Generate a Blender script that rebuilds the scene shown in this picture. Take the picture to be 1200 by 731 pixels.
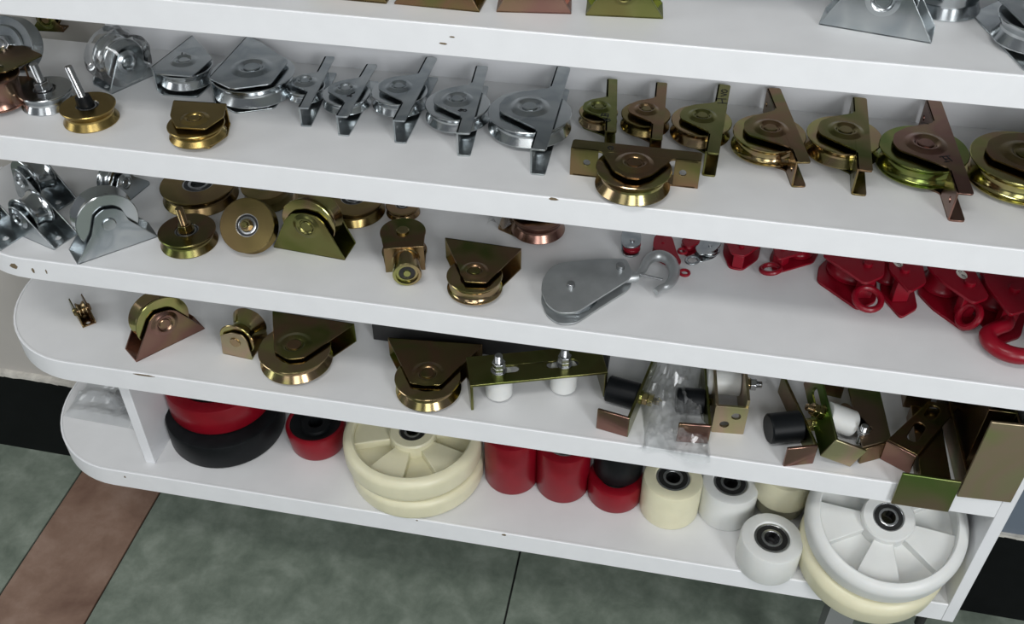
import bpy, bmesh, math, random
from mathutils import Matrix, Vector
from mathutils.geometry import tessellate_polygon
random.seed(7)
R_ = math.radians
scene = bpy.context.scene
for o in list(bpy.data.objects): bpy.data.objects.remove(o)
C = scene.collection

# ---------------------------------------------------------------- camera
cam = bpy.data.cameras.new('camera'); cam.sensor_width = 36.0; cam.lens = 1172.3 / 1200 * 36.0
cam.clip_start = .02
co = bpy.data.objects.new('camera', cam); C.objects.link(co); scene.camera = co
rx = Vector((.981724, .190307, .000879)); up = Vector((-.126590, .649568, .749691)); fw = Vector((-.142101, .736101, -.661787))
m = Matrix((rx, up, -fw)).transposed().to_4x4(); m.translation = Vector((0, -.92, 1.66)); co.matrix_world = m

# ---------------------------------------------------------------- world and light
world = bpy.data.worlds.new('world'); scene.world = world; world.use_nodes = True
bg = world.node_tree.nodes['Background']; bg.inputs[0].default_value = (.87, .93, 1.0, 1); bg.inputs[1].default_value = .15
def area(name, loc, target, sx, sy, power, col):
    l = bpy.data.lights.new(name, 'AREA'); l.shape = 'RECTANGLE'; l.size = sx; l.size_y = sy; l.energy = power; l.color = col
    o = bpy.data.objects.new(name, l); C.objects.link(o); o.location = loc
    o.rotation_euler = (Vector(target) - Vector(loc)).to_track_quat('-Z', 'Y').to_euler()
    return o
for wx, wp in ((-1.5, 9), (.35, 34), (2.3, 88)):
    area('shop_front_window', (wx, -3.3, 2.45), (.1 + wx * .25, .1, 1.0), .95, 2.3, wp, (.97, .985, 1))
area('ceiling_light', (-.3, -1.35, 3.3), (-.3, -.6, .8), 1.3, .35, 23, (1, .99, .97))
area('side_window', (-3.4, -.9, 2.2), (-.6, .1, .9), 1.2, 1.6, 20, (.95, .98, 1))
vs = scene.view_settings; vs.view_transform = 'Standard'; vs.look = 'None'; vs.exposure = 0; vs.gamma = 1; vs.use_curve_mapping = False

# ---------------------------------------------------------------- materials
def new_mat(name):
    m = bpy.data.materials.new(name); m.use_nodes = True
    return m, m.node_tree.nodes, m.node_tree.links, m.node_tree.nodes['Principled BSDF']
def plain(name, col, rough=.5, metal=0, spec=.5, noise=0, scale=40, bump=0, coat=0):
    m, n, l, b = new_mat(name)
    b.inputs['Base Color'].default_value = (*col, 1); b.inputs['Roughness'].default_value = rough; b.inputs['Metallic'].default_value = metal
    b.inputs['Specular IOR Level'].default_value = spec
    if coat: b.inputs['Coat Weight'].default_value = coat; b.inputs['Coat Roughness'].default_value = .1
    if noise or bump:
        tc = n.new('ShaderNodeTexCoord'); nz = n.new('ShaderNodeTexNoise'); nz.inputs['Scale'].default_value = scale; nz.inputs['Detail'].default_value = 5
        l.new(tc.outputs['Object'], nz.inputs['Vector'])
        if noise:
            mp = n.new('ShaderNodeMapRange'); mp.inputs[1].default_value = .3; mp.inputs[2].default_value = .7
            mp.inputs[3].default_value = 1 - noise; mp.inputs[4].default_value = 1 + noise
            l.new(nz.outputs['Fac'], mp.inputs[0])
            mx = n.new('ShaderNodeVectorMath'); mx.operation = 'SCALE'; mx.inputs[0].default_value = col
            l.new(mp.outputs[0], mx.inputs['Scale']); l.new(mx.outputs[0], b.inputs['Base Color'])
        if bump:
            bp = n.new('ShaderNodeBump'); bp.inputs['Strength'].default_value = bump; bp.inputs['Distance'].default_value = .001
            l.new(nz.outputs['Fac'], bp.inputs['Height']); l.new(bp.outputs[0], b.inputs['Normal'])
    return m
def chromate(name, cols, rough=.3, scale=16, turned=0):
    """zinc plating with the drifting interference colours of a yellow chromate bath"""
    m, n, l, b = new_mat(name)
    tc = n.new('ShaderNodeTexCoord'); oi = n.new('ShaderNodeObjectInfo')
    ad = n.new('ShaderNodeVectorMath'); ad.operation = 'ADD'
    sc = n.new('ShaderNodeVectorMath'); sc.operation = 'SCALE'; sc.inputs['Scale'].default_value = 9
    cb = n.new('ShaderNodeCombineXYZ')
    for i in range(3): l.new(oi.outputs['Random'], cb.inputs[i])
    l.new(cb.outputs[0], sc.inputs[0]); l.new(tc.outputs['Object'], ad.inputs[0]); l.new(sc.outputs[0], ad.inputs[1])
    nz = n.new('ShaderNodeTexNoise'); nz.inputs['Scale'].default_value = scale; nz.inputs['Detail'].default_value = 1.5; nz.inputs['Distortion'].default_value = .6
    l.new(ad.outputs[0], nz.inputs['Vector'])
    rp = n.new('ShaderNodeValToRGB'); e = rp.color_ramp.elements
    while len(e) < len(cols): e.new(.5)
    for i, c in enumerate(cols):
        e[i].position = .3 + .4 * i / (len(cols) - 1); e[i].color = (*c, 1)
    l.new(nz.outputs['Fac'], rp.inputs['Fac'])
    b.inputs['Roughness'].default_value = rough
    l.new(rp.outputs['Color'], b.inputs['Base Color']); b.inputs['Metallic'].default_value = 1
    if turned:
        tg = n.new('ShaderNodeTangent'); tg.direction_type = 'RADIAL'; tg.axis = 'Z'
        b.inputs['Anisotropic'].default_value = turned; l.new(tg.outputs[0], b.inputs['Tangent'])
    return m
M = {}
M['board'] = plain('white_laminate', (.70, .705, .71), .42, noise=.04, scale=14)
M['band'] = plain('white_edge_band', (.79, .80, .815), .4, noise=.02, scale=30)
M['panel'] = plain('white_panel', (.74, .75, .77), .4, noise=.03, scale=12)
M['zinc'] = chromate('zinc_plate', [(.412, .448, .457), (.502, .529, .538), (.358, .394, .412), (.484, .520, .538)], .27, 20)
M['zinc_bright'] = chromate('zinc_turned', [(.496, .528, .544), (.592, .616, .624)], .17, 14, turned=.4)
M['gold'] = chromate('yellow_chromate', [(.128, .150, .037), (.224, .181, .080), (.256, .155, .090), (.192, .181, .070)], .25, 15)
M['gold_bright'] = chromate('yellow_chromate_turned', [(.31, .34, .11), (.40, .37, .15), (.38, .27, .16), (.30, .27, .10)], .15, 15, turned=.4)
M['green_turned'] = chromate('green_chromate_turned', [(.14, .21, .05), (.26, .28, .09), (.20, .26, .07)], .2, 12, turned=.4)
M['brown_turned'] = chromate('brown_chromate_turned', [(.20, .13, .07), (.26, .19, .08), (.17, .15, .05)], .22, 12, turned=.4)
M['galvanised'] = plain('dull_galvanised', (.44, .46, .465), .42, .8, noise=.12, scale=30)
M['olive'] = chromate('olive_chromate', [(.151, .174, .047), (.209, .209, .076), (.186, .157, .058)], .25, 15)
M['copper'] = chromate('reddish_chromate', [(.304, .185, .139), (.264, .145, .119), (.290, .217, .119)], .25, 14)
M['brass'] = chromate('brassy_chromate', [(.322, .231, .077), (.385, .280, .105)], .27, 14)
M['pale_gold'] = chromate('pale_chromate', [(.425, .399, .230), (.476, .357, .255), (.391, .391, .187)], .38, 12)
M['green'] = chromate('green_chromate', [(.120, .225, .045), (.225, .225, .098), (.300, .210, .150)], .36, 9)
M['steel'] = plain('bolt_steel', (.50, .51, .52), .25, 1, noise=.1, scale=200)
M['black_oxide'] = plain('dark_steel', (.045, .045, .045), .45, .6)
M['black'] = plain('black_rubber', (.006, .007, .008), .4, spec=.16, noise=.2, scale=60)
M['seal'] = plain('black_bearing_seal', (.012, .012, .012), .4)
M['red'] = plain('red_polyurethane', (.20, .003, .010), .3, spec=.35, noise=.1, scale=30)
M['red_paint'] = plain('red_paint', (.21, .003, .012), .3, spec=.35, noise=.08, scale=30)
M['white_nylon'] = plain('white_nylon', (.68, .69, .67), .38, noise=.02, scale=40)
M['cream'] = plain('cream_nylon', (.70, .67, .48), .38, noise=.03, scale=40)
for k in ('white_nylon', 'cream'):
    b = M[k].node_tree.nodes['Principled BSDF']; b.inputs['Subsurface Weight'].default_value = .25
    b.inputs['Subsurface Radius'].default_value = (.006, .005, .004)
M['ink'] = plain('black_marker', (.01, .01, .012), .6)
M['sticker'] = plain('white_sticker', (.72, .70, .64), .6)
M['black_base'] = plain('black_tile', (.003, .0035, .004), .4, spec=.12, noise=.2)
M['wall'] = plain('grey_wall_paint', (.42, .40, .37), .8, noise=.06, scale=5, bump=.1)
M['blue_panel'] = plain('blue_grey_panel', (.13, .16, .20), .5, noise=.05, scale=4)
M['caulk'] = plain('old_caulk', (.55, .53, .48), .8, noise=.2, scale=60)
M['grout'] = plain('dark_grout', (.02, .022, .02), .9)
M['chip'] = plain('bare_board', (.16, .12, .07), .9)
M['leg_steel'] = plain('grey_leg_paint', (.32, .33, .33), .4, .5)
def tile_mat(name, cols, scale):
    m, n, l, b = new_mat(name)
    tc = n.new('ShaderNodeTexCoord'); nz = n.new('ShaderNodeTexNoise'); nz.inputs['Scale'].default_value = scale; nz.inputs['Detail'].default_value = 9; nz.inputs['Distortion'].default_value = .2; nz.inputs['Roughness'].default_value = .65
    l.new(tc.outputs['Object'], nz.inputs['Vector'])
    rp = n.new('ShaderNodeValToRGB'); e = rp.color_ramp.elements; e.new(.5)
    for i, (p, c) in enumerate(zip((.3, .5, .72), cols)): e[i].position = p; e[i].color = (*c, 1)
    l.new(nz.outputs['Fac'], rp.inputs['Fac']); l.new(rp.outputs[0], b.inputs['Base Color'])
    bp = n.new('ShaderNodeBump'); bp.inputs['Strength'].default_value = .25; bp.inputs['Distance'].default_value = .004
    l.new(nz.outputs['Fac'], bp.inputs['Height']); l.new(bp.outputs[0], b.inputs['Normal'])
    b.inputs['Roughness'].default_value = .45
    return m
M['tile_green'] = tile_mat('green_floor_tile', [(.11, .14, .11), (.175, .21, .17), (.27, .31, .26)], 16)
M['tile_brown'] = tile_mat('brown_floor_tile', [(.15, .085, .06), (.23, .145, .105), (.33, .23, .18)], 8)
def clear_film(name, alpha, col=(.9, .92, .93)):
    m, n, l, b = new_mat(name)
    n.remove(b); out = n['Material Output']
    tr = n.new('ShaderNodeBsdfTransparent'); tr.inputs[0].default_value = (.97, .98, .98, 1)
    gl = n.new('ShaderNodeBsdfGlossy'); gl.inputs['Roughness'].default_value = .07; gl.inputs[0].default_value = (1, 1, 1, 1)
    df = n.new('ShaderNodeBsdfDiffuse'); df.inputs[0].default_value = (*col, 1)
    lw = n.new('ShaderNodeLayerWeight'); lw.inputs[0].default_value = .35
    m1 = n.new('ShaderNodeMixShader'); m1.inputs[0].default_value = alpha; l.new(tr.outputs[0], m1.inputs[1]); l.new(df.outputs[0], m1.inputs[2])
    m2 = n.new('ShaderNodeMixShader'); l.new(lw.outputs['Fresnel'], m2.inputs[0]); l.new(m1.outputs[0], m2.inputs[1]); l.new(gl.outputs[0], m2.inputs[2])
    l.new(m2.outputs[0], out.inputs['Surface'])
    return m
M['film'] = clear_film('clear_plastic_film', .10)
M['film_milky'] = clear_film('milky_plastic_film', .26)
M['film_thin'] = clear_film('thin_plastic_film', .05)

# ---------------------------------------------------------------- mesh helpers
def rotx(a): return Matrix.Rotation(R_(a), 4, 'X')
def roty(a): return Matrix.Rotation(R_(a), 4, 'Y')
def rotz(a): return Matrix.Rotation(R_(a), 4, 'Z')
def tr(x, y, z): return Matrix.Translation((x, y, z))
class MB:
    def __init__(s): s.v = []; s.f = []
    def add(s, vs, fs, T=None):
        k = len(s.v)
        s.v += [tuple(T @ Vector(p)) if T is not None else tuple(p) for p in vs]
        s.f += [tuple(i + k for i in f) for f in fs]
        return s
    def box(s, x0, x1, y0, y1, z0, z1, T=None):
        vs = [(x, y, z) for z in (z0, z1) for y in (y0, y1) for x in (x0, x1)]
        return s.add(vs, [(0, 2, 3, 1), (4, 5, 7, 6), (0, 1, 5, 4), (2, 6, 7, 3), (0, 4, 6, 2), (1, 3, 7, 5)], T)
    def prism(s, outer, z0, z1, holes=(), T=None):
        def area2(p): return sum(p[i - 1][0] * p[i][1] - p[i][0] * p[i - 1][1] for i in range(len(p)))
        outer = list(outer) if area2(outer) > 0 else list(outer)[::-1]
        loops = [outer] + [list(h) if area2(h) < 0 else list(h)[::-1] for h in holes]
        flat = [p for lp in loops for p in lp]; n = len(flat)
        tris = tessellate_polygon([[Vector((p[0], p[1], 0)) for p in lp] for lp in loops])
        vs = [(p[0], p[1], z0) for p in flat] + [(p[0], p[1], z1) for p in flat]; fs = []
        if len(loops) == 1: fs += [tuple(range(n - 1, -1, -1)), tuple(range(n, 2 * n))] if convexish(outer) else []
        if not fs:
            for t in tris:
                a, b, c = flat[t[0]], flat[t[1]], flat[t[2]]
                if (b[0] - a[0]) * (c[1] - a[1]) - (c[0] - a[0]) * (b[1] - a[1]) < 0: t = (t[0], t[2], t[1])
                fs.append((t[2], t[1], t[0])); fs.append(tuple(i + n for i in t))
        k = 0
        for lp in loops:
            L = len(lp)
            for i in range(L):
                j = (i + 1) % L; fs.append((k + i, k + j, k + j + n, k + i + n))
            k += L
        return s.add(vs, fs, T)
    def lathe(s, prof, seg=40, T=None, closed=True):
        """prof: (r, z) loop; closed profile gives a ring; r=0 points are merged to the axis"""
        vs = []; fs = []; n = len(prof)
        for k in range(seg):
            a = 2 * math.pi * k / seg
            for r, z in prof: vs.append((r * math.cos(a), r * math.sin(a), z))
        m_ = n if closed else n - 1
        for k in range(seg):
            k2 = (k + 1) % seg
            for i in range(m_):
                j = (i + 1) % n
                if prof[i][0] < 1e-7 and prof[j][0] < 1e-7: continue
                if prof[i][0] < 1e-7: fs.append((k * n + i, k2 * n + j, k * n + j))
                elif prof[j][0] < 1e-7: fs.append((k * n + i, k2 * n + i, k * n + j))
                else: fs.append((k * n + i, k2 * n + i, k2 * n + j, k * n + j))
        return s.add(vs, fs, T)
    def cyl(s, r, z0, z1, seg=24, T=None, ch=0):
        c = ch or min(r, abs(z1 - z0)) * .12
        return s.lathe([(0, z0), (r - c, z0), (r, z0 + c), (r, z1 - c), (r - c, z1), (0, z1)], seg, T, False)
    def tube(s, pts, r, seg=10, closed=False, T=None, taper=None):
        P_ = [Vector(p) for p in pts]; n = len(P_); vs = []; fs = []; nrm = None
        for i in range(n):
            a = P_[(i - 1) % n] if (closed or i > 0) else P_[i]; b = P_[(i + 1) % n] if (closed or i < n - 1) else P_[i]
            t = (b - a).normalized()
            if nrm is None:
                nrm = t.cross(Vector((0, 0, 1)))
                if nrm.length < .01: nrm = t.cross(Vector((0, 1, 0)))
            nrm = (nrm - t * nrm.dot(t)).normalized(); bn = t.cross(nrm)
            rr = r if taper is None else r * taper[i]
            for k in range(seg):
                an = 2 * math.pi * k / seg; vs.append(P_[i] + nrm * (rr * math.cos(an)) + bn * (rr * math.sin(an)))
        for i in range(n if closed else n - 1):
            j = (i + 1) % n
            for k in range(seg):
                k2 = (k + 1) % seg; fs.append((i * seg + k, i * seg + k2, j * seg + k2, j * seg + k))
        if not closed:
            fs.append(tuple(range(seg - 1, -1, -1))); fs.append(tuple((n - 1) * seg + k for k in range(seg)))
        return s.add(vs, fs, T)
    def build(s, name, mat, parent=None, bevel=0, ang=35, smooth=True):
        me = bpy.data.meshes.new(name); me.from_pydata(s.v, [], s.f)
        bm = bmesh.new(); bm.from_mesh(me); bmesh.ops.remove_doubles(bm, verts=bm.verts, dist=1e-6)
        bmesh.ops.recalc_face_normals(bm, faces=bm.faces); bm.to_mesh(me); bm.free()
        me.materials.append(M[mat])
        if smooth:
            me.polygons.foreach_set('use_smooth', [True] * len(me.polygons)); me.set_sharp_from_angle(angle=R_(ang))
        o = bpy.data.objects.new(name, me); C.objects.link(o)
        if parent is not None: o.parent = parent
        if bevel:
            b = o.modifiers.new('bevel', 'BEVEL'); b.width = bevel; b.segments = 2; b.limit_method = 'ANGLE'; b.angle_limit = R_(50); b.harden_normals = False
        return o
def convexish(p):
    n = len(p)
    for i in range(n):
        a, b, c = p[i - 1], p[i], p[(i + 1) % n]
        if (b[0] - a[0]) * (c[1] - b[1]) - (b[1] - a[1]) * (c[0] - b[0]) < -1e-12: return False
    return True
def circ(x, y, r, n=14, a0=0, a1=360):
    full = abs(a1 - a0) >= 360
    return [(x + r * math.cos(R_(a0 + (a1 - a0) * i / (n if full else n - 1))), y + r * math.sin(R_(a0 + (a1 - a0) * i / (n if full else n - 1)))) for i in range(n)]
def slot(x, y, L, r, ang=0):
    """rounded slot outline centred on x,y"""
    c, s_ = math.cos(R_(ang)), math.sin(R_(ang)); h = L / 2 - r
    pts = [(h + r * math.cos(R_(a)), r * math.sin(R_(a))) for a in range(-90, 91, 30)] + [(-h + r * math.cos(R_(a)), r * math.sin(R_(a))) for a in range(90, 271, 30)]
    return [(x + c * p[0] - s_ * p[1], y + s_ * p[0] + c * p[1]) for p in pts]
def fillet(poly, r, n=3):
    """round the corners of a polygon"""
    out = []; N = len(poly)
    for i in range(N):
        p0, p1, p2 = Vector(poly[i - 1][:2]), Vector(poly[i][:2]), Vector(poly[(i + 1) % N][:2])
        d0, d1 = (p0 - p1), (p2 - p1); rr = min(r, d0.length * .45, d1.length * .45)
        a, b = p1 + d0.normalized() * rr, p1 + d1.normalized() * rr
        for k in range(n + 1):
            t = k / n; out.append(tuple((1 - t) ** 2 * a + 2 * t * (1 - t) * p1 + t * t * b))
    return out
def thing(name, label, cat, loc=(0, 0, 0), rot=None, group=None):
    o = bpy.data.objects.new(name, None); C.objects.link(o); o.empty_display_size = .02
    o.matrix_world = tr(*loc) @ (rot if rot is not None else Matrix())
    o['label'] = label; o['category'] = cat
    if group: o['group'] = group
    return o
def struct(o): o['kind'] = 'structure'; return o
def tag(o, label, cat, group=None):
    o['label'] = label; o['category'] = cat
    if group: o['group'] = group
    return o

# ---------------------------------------------------------------- the setting: wall, skirting, floor tiles
S1, S2, S3, S4, S5 = 1.2078, 1.0112, .8145, .6178, .3707
wt = tr(0, .279, 0) @ rotz(-.8)
w_ = struct(MB().box(-3.2, 3.2, 0, .1, -.02, 2.9, wt).build('wall_back', 'wall', bevel=0))
struct(MB().box(.60, 2.6, -.006, .001, .232, 2.9, wt).build('trim_1', 'blue_panel', bevel=.001))
bb = struct(MB().box(-3.2, 3.2, -.012, .001, 0, .232, wt).build('baseboard_back', 'black_base', bevel=.001))
ck = MB(); pts = []
n = 160
for i in range(n):
    x = -2 + 3.2 * i / (n - 1); pts.append((x, .235 + .004 * random.random()))
for i in range(n - 1):
    x0, h0 = pts[i]; x1, h1 = pts[i + 1]
    ck.add([(x0, -.013, .231 - .005 * random.random()), (x1, -.013, .231 - .004 * random.random()), (x1, -.013, h1), (x0, -.013, h0), (x0, .001, .231), (x1, .001, .231), (x1, .001, h1), (x0, .001, h0)],
           [(0, 1, 2, 3), (3, 2, 6, 7), (0, 3, 7, 4), (1, 5, 6, 2)], wt)
ck.build('caulk_line', 'caulk', bb)
fl = struct(MB().box(-3.2, 3.2, -3.0, .33, -.05, -.006).build('floor', 'grout'))
xs = [(-3.2, -2.683, 'tile_green'), (-2.683, -1.92, 'tile_green'), (-1.92, -1.157, 'tile_green'), (-1.157, -.968, 'tile_brown'), (-.968, -.205, 'tile_green'), (-.205, .558, 'tile_green'), (.558, 1.321, 'tile_green'), (1.321, 2.084, 'tile_green')]
ys = [(-3.0, -2.79), (-2.79, -2.027), (-2.027, -1.264), (-1.264, -.501), (-.501, .296)]
for (x0, x1, mt) in xs:
    for (y0, y1) in ys:
        g = .0018
        t = MB().box(x0 + g, x1 - g, y0 + g, y1 - g, -.006, 0).build('tile', mt, fl, bevel=.0008)

# ---------------------------------------------------------------- the shelf unit
unit = thing('display_shelf', 'white laminate display shelf unit with rounded left end, holding gate wheels and pulleys', 'shelf')
XL, XR, YB = -1.012, .49, .25
def board_outline(inset=0, left=XL, right=XR - .017):
    rxx, ryy = .155, .17; pts = []
    for i in range(15):
        a = R_(180 + 90 * i / 14)
        pts.append((left + rxx + (rxx - inset) * math.cos(a), ryy + (ryy - inset) * math.sin(a)))
    pts += [(right, inset), (right, YB), (left + .06, YB), (left + .02 + inset * .4, YB - .012), (left + inset, YB - .05)]
    return pts
def band_mesh(z0, z1, th=.0035):
    o = board_outline(0); i_ = board_outline(th); k = 16      # rounded end and front run only
    a = [o[-1]] + o[:k]; b = [i_[-1]] + i_[:k]
    m = MB(); n = len(a); vs = []
    for p, q_ in zip(a, b): vs += [(p[0], p[1], z0), (p[0], p[1], z1 - .0012), (p[0] * .7 + q_[0] * .3, p[1] * .7 + q_[1] * .3, z1), (q_[0], q_[1], z1), (q_[0], q_[1], z0)]
    fs = []
    for i in range(n - 1):
        for j in range(5): fs.append((i * 5 + j, i * 5 + (j + 1) % 5, (i + 1) * 5 + (j + 1) % 5, (i + 1) * 5 + j))
    fs += [(0, 1, 2, 3, 4), tuple((n - 1) * 5 + j for j in range(4, -1, -1))]
    return m.add(vs, fs)
chips = {S3: [(-.874, .016, .010, .008), (-.845, .018, .0035, .008), (-.825, .017, .002, .007)], S1: [(-.25, .02, .008, .002), (-.24, .012, .005, .0015)], S2: [(-.13, .001, .010, .003)], S4: [(-.73, .002, .03, .003)], S5: [(-.83, .012, .003, .004), (-.19, .003, .006, .004), (-.33, .002, .003, .003)]}
for z, th in ((1.4045, .033), (S1, .033), (S2, .034), (S3, .034), (S4, .038), (S5, .039)):  # highest board is out of view, added to shade the top shelf
    MB().prism(board_outline(.0037), z - th + .002, z).build('shelf_board', 'board', unit)
    eb = band_mesh(z - th, z + .0007).build('edge_band', 'band', unit)
    for (cx, dz, cw, ch_) in chips.get(z, []):
        pts = [(cx + cw * (.5 + .15 * random.random()) * math.cos(a * 1.05), z - dz + ch_ * (.4 + .3 * random.random()) * math.sin(a * 1.05)) for a in range(6)]
        if cx < -.857:
            yy = .17 - .17 * math.sqrt(max(0, 1 - ((XL + .155 - cx) / .155) ** 2))
        else: yy = 0
        MB().prism(pts, 0, .0016, T=tr(0, yy + .0011, 0) @ rotx(90)).build('paint_chip', 'chip', eb)
MB().box(-.80, XR - .017, YB, YB + .006, S5 - .03, 1.55).build('back_panel', 'panel', unit)
MB().box(XR - .017, XR, -.001, YB + .006, S5 - .039, 1.55).build('side_panel', 'panel', unit, bevel=.0008)
MB().box(-.803, -.786, .027, YB, S5, S4 - .036).build('divider_panel', 'panel', unit, bevel=.0008)
for (x, y) in ((.34, .012), (.34, .236), (-.60, .236)):
    lg = MB(); lg.box(x - .02, x + .02, y - .0015, y + .0015, 0, S5 - .037); lg.box(x - .02, x - .017, y, y + (.03 if y < .1 else .006), 0, S5 - .037)
    lg.build('leg', 'leg_steel', unit, bevel=.0005)
MB().cyl(.007, S5 - .075, S5 - .037, T=tr(.452, .012, 0)).build('levelling_bolt', 'black_oxide', unit)

# ---------------------------------------------------------------- builders for the hardware
def v_profile(R, hw, rg, rb, flange=.0016, recess=.0):
    f = flange
    return [(rb, hw - recess), (rb + (R - rb) * .25, hw - recess), (rb + (R - rb) * .3, hw), (R - .0008, hw), (R, hw - .0008), (R, hw - f), (rg, hw * .12), (rg, -hw * .12), (R, -(hw - f)), (R, -(hw - .0008)), (R - .0008, -hw), (rb, -hw)]
def u_profile(R, hw, rg, rb, flange=.002):
    pts = [(rb, hw), (R - .0008, hw), (R, hw - .0008), (R, hw - flange)]
    g = hw - flange
    for i in range(1, 10):
        a = R_(90 - 180 * i / 10); pts.append((R - (R - rg) * math.cos(a), g * math.sin(a)))
    return pts + [(R, -(hw - flange)), (R, -(hw - .0008)), (R - .0008, -hw), (rb, -hw)]
def groove_wheel(parent, R, hw, rg=None, rb=.006, mat='zinc_bright', kind='v', T=None, seg=56):
    rg = rg or R * .85
    prof = v_profile(R, hw, rg, rb) if kind == 'v' else u_profile(R, hw, rg, rb)
    return MB().lathe(prof, seg, T).build('wheel', mat, parent, ang=28)
def ball_bearing(parent, ro, ri, z, h=.003, T=None, name='bearing', hub='steel'):
    """outer ring, black seal, inner ring"""
    T = T or Matrix()
    b = MB().lathe([(ro * .86, z - h), (ro, z - h), (ro, z), (ro * .97, z + .0004), (ro * .88, z + .0004), (ro * .86, z)], 36, T).build(name, hub, parent)
    MB().lathe([(ri * 1.35, z - h), (ro * .87, z - h), (ro * .87, z - .0006), (ri * 1.35, z - .0006)], 36, T).build('seal', 'seal', b)
    MB().lathe([(ri, z - h), (ri * 1.36, z - h), (ri * 1.36, z + .0002), (ri * 1.3, z + .0005), (ri * 1.05, z + .0005), (ri, z)], 28, T).build('inner_ring', hub, b)
    return b
def hex_prism(r): return [(r * math.cos(R_(60 * i)), r * math.sin(R_(60 * i))) for i in range(6)]
def hex_nut(parent, r, z0, z1, mat='steel', T=None, bore=.004):
    m = MB().prism(hex_prism(r), z0, z1, [circ(0, 0, bore, 12)], T)
    return m.build('nut', mat, parent, bevel=.0006)
def threaded(r, z0, z1, T=None, pitch=.00125):
    prof = [(0, z0)]; n = max(2, int((z1 - z0) / pitch))
    for i in range(n):
        a = z0 + (z1 - z0) * i / n; prof += [(r * .9, a), (r, a + (z1 - z0) / n * .5)]
    prof += [(r * .9, z1), (r * .8, z1), (0, z1)]
    return MB().lathe(prof, 16, T, False)
def dimple_ring(mb, ra, z, s, T=None):
    """pressed boss round an axle end; s = +1 top plate, -1 bottom plate"""
    pr = [(ra * 2.6, -.0001), (ra * 2.3, .0006), (ra * 2.0, .0019), (ra * 1.75, .0028), (ra * 1.52, .0025), (ra * 1.22, .0001), (ra * 1.15, -.0006)]
    mb.lathe([(r, z + s * h) for r, h in pr], 32, T, False)
def roller(name, label, outline, w, R, hw=None, rg=None, ra=None, loc=(0, 0, 0), rot=None, mat='zinc', wmat='zinc_bright', kind='v', t=.0022, webs='back', web_holes=(), group=None, cat='gate wheel', outline2=None, dimple=True, axmat=None, writing=None):
    """U shaped bracket of two side plates joined by a web, a grooved wheel between them on a riveted axle.
       local x,y = plane of the plates with the axle at the origin, local z = axle direction"""
    hw = hw or w / 2 - t - .0038; ra = ra or max(.0055, R * .2)
    th = thing(name, label, cat, loc, rot, group)
    out = fillet(outline, R * .09)
    b = MB(); b.prism(out, w / 2 - t, w / 2); b.prism(fillet(outline2, R * .09) if outline2 else out, -w / 2, -w / 2 + t)
    if webs == 'back':
        vm = max(p[1] for p in outline); us = [p[0] for p in outline if p[1] > vm - R * .18]
        webs = [(min(us) + .001, max(us) - .001, vm)]
    for (u0, u1, v) in webs:
        hs = [circ(u, z_, r, 14) for (u, z_, r) in web_holes if u0 < u < u1]
        b.prism([(u0, -w / 2), (u1, -w / 2), (u1, w / 2), (u0, w / 2)], 0, t, hs, Matrix(((1, 0, 0, 0), (0, 0, -1, v), (0, 1, 0, 0), (0, 0, 0, 1))))
    if dimple: dimple_ring(b, ra, w / 2, 1); dimple_ring(b, ra, -w / 2, -1)
    b.build('bracket', mat, th, bevel=.0005, ang=40)
    groove_wheel(th, R, hw, rg, ra * 1.05, wmat, kind)
    a = MB(); e = .0016 if dimple else .0018
    a.lathe([(0, -w / 2 - e), (ra * .88, -w / 2 - e), (ra, -w / 2 - e + .0006), (ra, w / 2 + e - .0006), (ra * .88, w / 2 + e), (0, w / 2 + e)], 24, None, False)
    a.build('axle', axmat or mat, th, ang=25)
    if writing: pen(th, writing, w / 2 + .0002)
    return th
GL = {  # pen strokes on a unit cell
    'I': [[(.1, .9), (.9, .9)], [(.5, .9), (.5, .1)], [(.05, .1), (.95, .1)]],
    '7': [[(.1, .9), (.9, .9), (.4, .05)]],
    '0': [[(.5, .95), (.12, .7), (.12, .3), (.5, .05), (.88, .3), (.88, .7), (.5, .95)]],
    '4': [[(.75, .05), (.75, .95), (.1, .35), (.95, .35)]],
    '5': [[(.85, .95), (.25, .95), (.2, .55), (.65, .6), (.85, .35), (.65, .08), (.15, .1)]],
    '6': [[(.75, .95), (.25, .55), (.2, .2), (.5, .05), (.8, .25), (.6, .5), (.25, .4)]],
    'E': [[(.05, .9), (.95, .9)], [(.3, .9), (.3, .1)], [(.7, .9), (.75, .1)], [(.3, .5), (.7, .5)], [(.05, .1), (.5, .1)]],
    'C': [[(.8, .9), (.25, .7), (.15, .35), (.5, .05), (.9, .1)], [(.7, .55), (.95, .35)]],
    'T': [[(.05, .95), (.95, .95)], [(.5, .95), (.5, .05)]], '.': [[(.4, .02), (.55, .1)]], '-': [[(.0, .5), (.4, .6), (1, .45)]]}
def pen(parent, writing, z, wd=.0014, mat='ink', name='marker_writing'):
    """writing: list of (glyph, x, y, size, angle)"""
    m = MB()
    for (g, x, y, s, a) in writing:
        T = tr(x, y, z) @ rotz(a) @ Matrix.Scale(s, 4) @ tr(-.5, -.5, 0)
        for st in GL[g]:
            for p, q_ in zip(st, st[1:]):
                a_ = (T @ Vector((*p, 0))); b_ = (T @ Vector((*q_, 0))); d = (b_ - a_)
                if d.length < 1e-6: continue
                nn = Vector((-d.y, d.x, 0)).normalized() * wd / 2; d = d.normalized() * wd * .4
                m.add([a_ - d + nn, a_ - d - nn, b_ + d - nn, b_ + d + nn], [(0, 1, 2, 3)])
    return m.build(name, mat, parent, smooth=False)
def lay(data, z, w): return (data[0], data[1], z + w / 2), rotz(data[2])

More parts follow.
